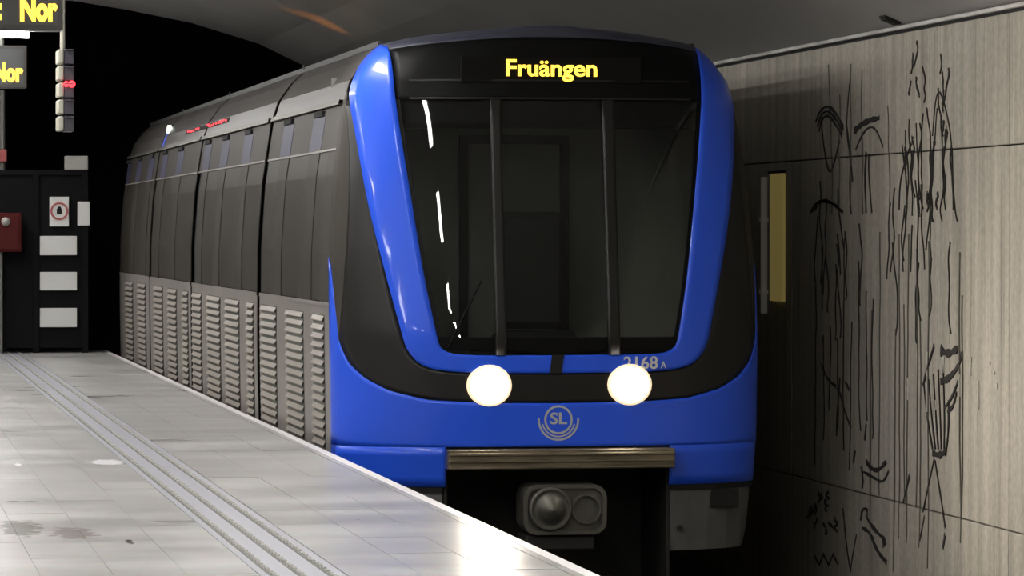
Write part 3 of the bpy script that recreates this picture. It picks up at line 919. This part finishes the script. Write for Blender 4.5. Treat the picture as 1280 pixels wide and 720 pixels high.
# yellow stand-in box and pale pipe with added glow, behind the train
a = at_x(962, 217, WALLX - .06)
ys = thing('yellow_glow_standin', (WALLX - .05, a.y, 1.0), 'yellow stand-in box with added dim glow on the dark wall behind the train front', 'sign')
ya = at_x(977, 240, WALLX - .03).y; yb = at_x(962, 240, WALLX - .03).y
MB().box(WALLX - .03, WALLX + .001, ya, yb, .9, a.z, bev=.004).build('glow_box', 'yellow', ys)
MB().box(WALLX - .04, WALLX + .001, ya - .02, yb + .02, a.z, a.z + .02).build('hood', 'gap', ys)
yc = at_x(951, 240, WALLX - .05).y
pp = thing('wall_pipe', (WALLX - .04, yc, .8), 'short pale pipe with added faint glow on the wall beside the yellow box', 'pipe')
MB().cyl((WALLX - .025, yc, .8), (WALLX - .025, yc, a.z - .02), .025, seg=12).build('pipe', 'palepost', pp)
for z in (.95, 1.5):
    MB().box(WALLX - .055, WALLX + .001, yc - .04, yc + .04, z, z + .03).build('clamp', 'palepost', pp)

# dark slot fitting on the vault
p = at_y(1113, 25, 24.0)
def vault_hit(px, py):
    d = ray(px, py)
    best = None
    for k in range(1, 6000):
        q = CAM + d * (k * .01 / d.y)
        if q.z > interp(q.x, sorted(vault)): return q
    return q
q = vault_hit(1113, 24)
zs_ = interp(q.x, sorted(vault))
sl = MB()
dx = Vector((.42, 0, -.165)).normalized(); nrm = Vector((dx.z, 0, -dx.x))
P0 = Vector((q.x, q.y, zs_))
for hl, hy, h in ((.060, .075, .012), (.048, .060, .022)):
    pts = [P0 + dx * a_ + Vector((0, y_, 0)) + nrm * n_ for n_ in (-.02, h) for a_, y_ in ((-hl, -hy), (hl, -hy), (hl, hy), (-hl, hy))]
    n = len(sl.v); sl.v += [tuple(v) for v in pts]
    for f in ((0, 1, 2, 3), (4, 7, 6, 5), (0, 4, 5, 1), (1, 5, 6, 2), (2, 6, 7, 3), (3, 7, 4, 0)): sl.f.append(tuple(n + i for i in f))
tag(sl.build('ceiling_vent', 'gap', flip_fix=True), 'small dark slot in the vault above the drawing wall', 'vent')

# ================================================================== ABSTRACT LINES CUT INTO THE WALL
def ribbon(mb, pts, w0, w1, x=WALLX - .001, th=.004):
    """stroke through (Y, Z) points, tapering"""
    L = []; R = []
    n = len(pts)
    for i, (y, z) in enumerate(pts):
        a = pts[max(0, i - 1)]; b = pts[min(n - 1, i + 1)]
        t = Vector((b[0] - a[0], b[1] - a[1])); t.normalize() if t.length else None
        nn = Vector((-t.y, t.x)); f = i / max(1, n - 1)
        w = (w0 + (w1 - w0) * f) * (.6 + .8 * random.random())
        L.append((x - th, y + nn.x * w, z + nn.y * w)); R.append((x - th, y - nn.x * w, z - nn.y * w))
    k = len(mb.v)
    for i in range(n):
        mb.v += [(x + .004, L[i][1], L[i][2]), L[i], R[i], (x + .004, R[i][1], R[i][2])]
    for i in range(n - 1):
        for j in range(3):
            a = k + i * 4 + j; mb.f.append((a, a + 4, a + 5, a + 1))
def wp(x, y):
    q = at_x(x, y, WALLX); return (q.y, q.z)
def curve(pxs, it=2): return smooth_curve([wp(*p) for p in pxs], it)
def wall_drawing(label, strokes, material='stroke'):
    mb = MB()
    for pts, w0, w1 in strokes: ribbon(mb, curve(pts), w0, w1)
    o = mb.build('wall_drawing', material, wr)
    if label: o['label'] = label
R_ = random.uniform
def strand(x, y0, y1, wob=3, step=22):
    out = []; y = y0; xx = x
    while y < y1: out.append((xx, y)); y += step; xx += R_(-wob, wob)
    out.append((xx, y1)); return out
# arches and ovals
S = []
for k in range(3): S.append(([(1020 + k * 2, 152 + k * 6), (1026 + k, 137 + k * 5), (1036, 132 + k * 6), (1046 - k, 142 + k * 6), (1055 - k, 160 + k * 5)], .008, .013))
S.append(([(1027, 150), (1030, 185), (1037, 221), (1044, 200), (1050, 175)], .006, .007))
for k in range(3): S.append(([(1013 + k * 3, 266 - k * 2), (1022 + k, 252 - k), (1036 + k * 4, 250 + k * 2), (1054, 266)], .010, .007))
wall_drawing('loose dark oval and arch lines', S)
S = [([(1063, 98), (1060, 130), (1058, 165), (1064, 200), (1062, 235), (1064, 268)], .006, .007), ([(1058, 150), (1063, 190), (1066, 228)], .004, .006),
     ([(1068, 164), (1080, 153), (1100, 147)], .024, .014), ([(1070, 187), (1080, 164), (1090, 157), (1098, 166), (1104, 184)], .007, .007),
     ([(1083, 190), (1081, 225), (1083, 266)], .016, .006), ([(1086, 192), (1086, 220), (1090, 266)], .006, .006)]
wall_drawing('dark hooked lines under a short bar', S)
# tall bundle of strands
S = []
for x, y0, y1, w in ((1146, 52, 84, .011), (1142, 66, 92, .012), (1139, 100, 118, .016), (1153, 84, 128, .010), (1146, 96, 120, .013), (1176, 68, 92, .011), (1186, 85, 140, .011), (1178, 90, 130, .009), (1173, 110, 165, .008), (1180, 150, 172, .016)):
    S.append((strand(x, y0, y1, 3, 9), w, w * .7))
for k in range(15):
    x = 1128 + k * 4.4; y0 = R_(115, 190)
    S.append((strand(x, y0, R_(245, 285), 3.5, 16), .007, .004))
for x, y in ((1131, 185), (1141, 170), (1170, 175), (1184, 160), (1150, 245), (1160, 240), (1172, 240)): S.append((strand(x, y, y + R_(12, 26), 3, 6), .015, .008))
S.append(([(1124, 262), (1125, 228), (1132, 200), (1140, 178)], .008, .008)); S.append(([(1192, 262), (1191, 220), (1190, 180), (1186, 150), (1176, 112), (1170, 120), (1166, 170)], .007, .006))
wall_drawing('tall bundle of wavy dark strands', S)
# middle of the wall
S = []
for k in range(26):
    x = R_(1012, 1195); y0 = R_(225, 350); S.append((strand(x, y0, y0 + R_(50, 130), 3, 20), R_(.004, .009), .004))
wall_drawing('thin upright strokes across the wall middle', S)
# lower left tangle
S = [([(1027, 455), (1033, 473), (1046, 484)], .006, .013), ([(1050, 472), (1049, 490), (1046, 520), (1046, 545)], .009, .006), ([(1057, 478), (1062, 488)], .012, .008),
     ([(1050, 490), (1056, 515), (1064, 535)], .006, .008), ([(1083, 530), (1081, 550)], .012, .010), ([(1069, 563), (1067, 578)], .011, .011)]
for k in range(9):
    x = 1020 + k * 9; S.append((strand(x, R_(290, 430), R_(500, 590), 1.2, 24), .004, .003))
S += [([(1083, 577), (1090, 587), (1099, 588), (1108, 577)], .013, .015), ([(1080, 590), (1092, 597), (1104, 604), (1111, 589)], .008, .009), ([(1077, 583), (1079, 600), (1078, 610)], .013, .009)]
wall_drawing('tangled thin lines and a dark double hook', S)
S = []
for k in range(14): x, y = R_(1015, 1045), R_(612, 655); S.append((strand(x, y, y + R_(7, 13), 5, 4), .011, .006))
for k in range(5): S.append(([(1018 + k * 6, 694 + (k % 2) * 13), (1024 + k * 6, 706 - (k % 2) * 14)], .008, .006))
S += [([(1054, 635), (1058, 680), (1063, 712)], .008, .008), ([(1063, 716), (1066, 695), (1071, 668)], .008, .006)]
S += [([(1076, 650), (1078, 636), (1085, 636), (1084, 648)], .012, .010), ([(1083, 646), (1093, 662), (1108, 676), (1104, 680)], .010, .020), ([(1078, 660), (1088, 665), (1096, 688), (1109, 704)], .012, .018)]
wall_drawing('scattered short marks and forked strokes low on the wall', S)
# striped bands on the right of the drawings
S = [([(1176, 438), (1186, 443), (1197, 436)], .030, .022), ([(1176, 477), (1186, 474), (1200, 456), (1202, 440)], .022, .010), ([(1181, 510), (1190, 498), (1198, 476)], .010, .009), ([(1185, 515), (1192, 508), (1196, 490)], .013, .008),
     ([(1168, 432), (1160, 458), (1154, 482)], .012, .012), ([(1166, 566), (1174, 570), (1183, 564)], .020, .020)]
for k in range(5): S.append(([(1155 + k * 6, 480 - k * 6), (1159 + k * 5.5, 520), (1166 + k * 3.6, 562)], .007, .008))
S += [([(1186, 500), (1186, 540), (1182, 570)], .009, .009), ([(1168, 574), (1160, 610), (1154, 640)], .007, .006), ([(1169, 576), (1176, 620), (1182, 660)], .007, .008), ([(1182, 668), (1179, 685)], .016, .013), ([(1137, 594), (1134, 610), (1129, 628)], .010, .007), ([(1156, 645), (1150, 676)], .009, .008)]
wall_drawing('dark striped bands with two long legs of line', S)
S = []
for x in (1120, 1124, 1130, 1136, 1146, 1150, 1161, 1200, 1203, 1090, 1100): S.append((strand(x, R_(280, 420), R_(600, 718), .9, 34), R_(.003, .006), .004))
for x in (1036, 1050, 1064, 1078, 1110): S.append((strand(x, R_(60, 140), 268, 1.5, 24), .003, .003))
wall_drawing('faint upright board lines', S, 'faint')
S = []
for x, y0, y1 in ((1160, 440, 470), (1158, 478, 520), (1180, 446, 466), (1200, 468, 496), (1223, 476, 512), (1214, 446, 470), (1135, 472, 500), (1237, 452, 456), (1243, 464, 468), (1246, 480, 486), (1170, 500, 540)):
    S.append((strand(x, y0, y1, .6, 8), .010, .008))
wall_drawing('short pale scratches', S, 'pale')

# unseen amber beacon added on the train roof to cast the vault's orange patch
bx_, by_ = 4.86, 40.35
rz_ = interp(abs(bx_ - XC), PINV)
bc = MB().cyl((bx_, by_, rz_), (bx_, by_, rz_ + .05), .07, seg=16).build('added_beacon', 'signbox', train)
MB().lathe((bx_, by_, rz_ + .09), [(.05, .05), (.05, -.05), (.001, -.05)], seg=14).build('added_beacon_lens', 'led', bc)
ld = bpy.data.lights.new('added_amber_beam', 'SPOT')
ld.energy = ADDED_AMBER_POWER; ld.color = (1.0, .33, .05); ld.spot_size = math.radians(75); ld.spot_blend = 1.0; ld.shadow_soft_size = .05
lo_ = bpy.data.objects.new('added_amber_beam', ld)
lo_.location = (bx_, by_, rz_ + .17)
lo_.rotation_euler = (PI, 0, 0)
COL.objects.link(lo_); link(lo_, train)
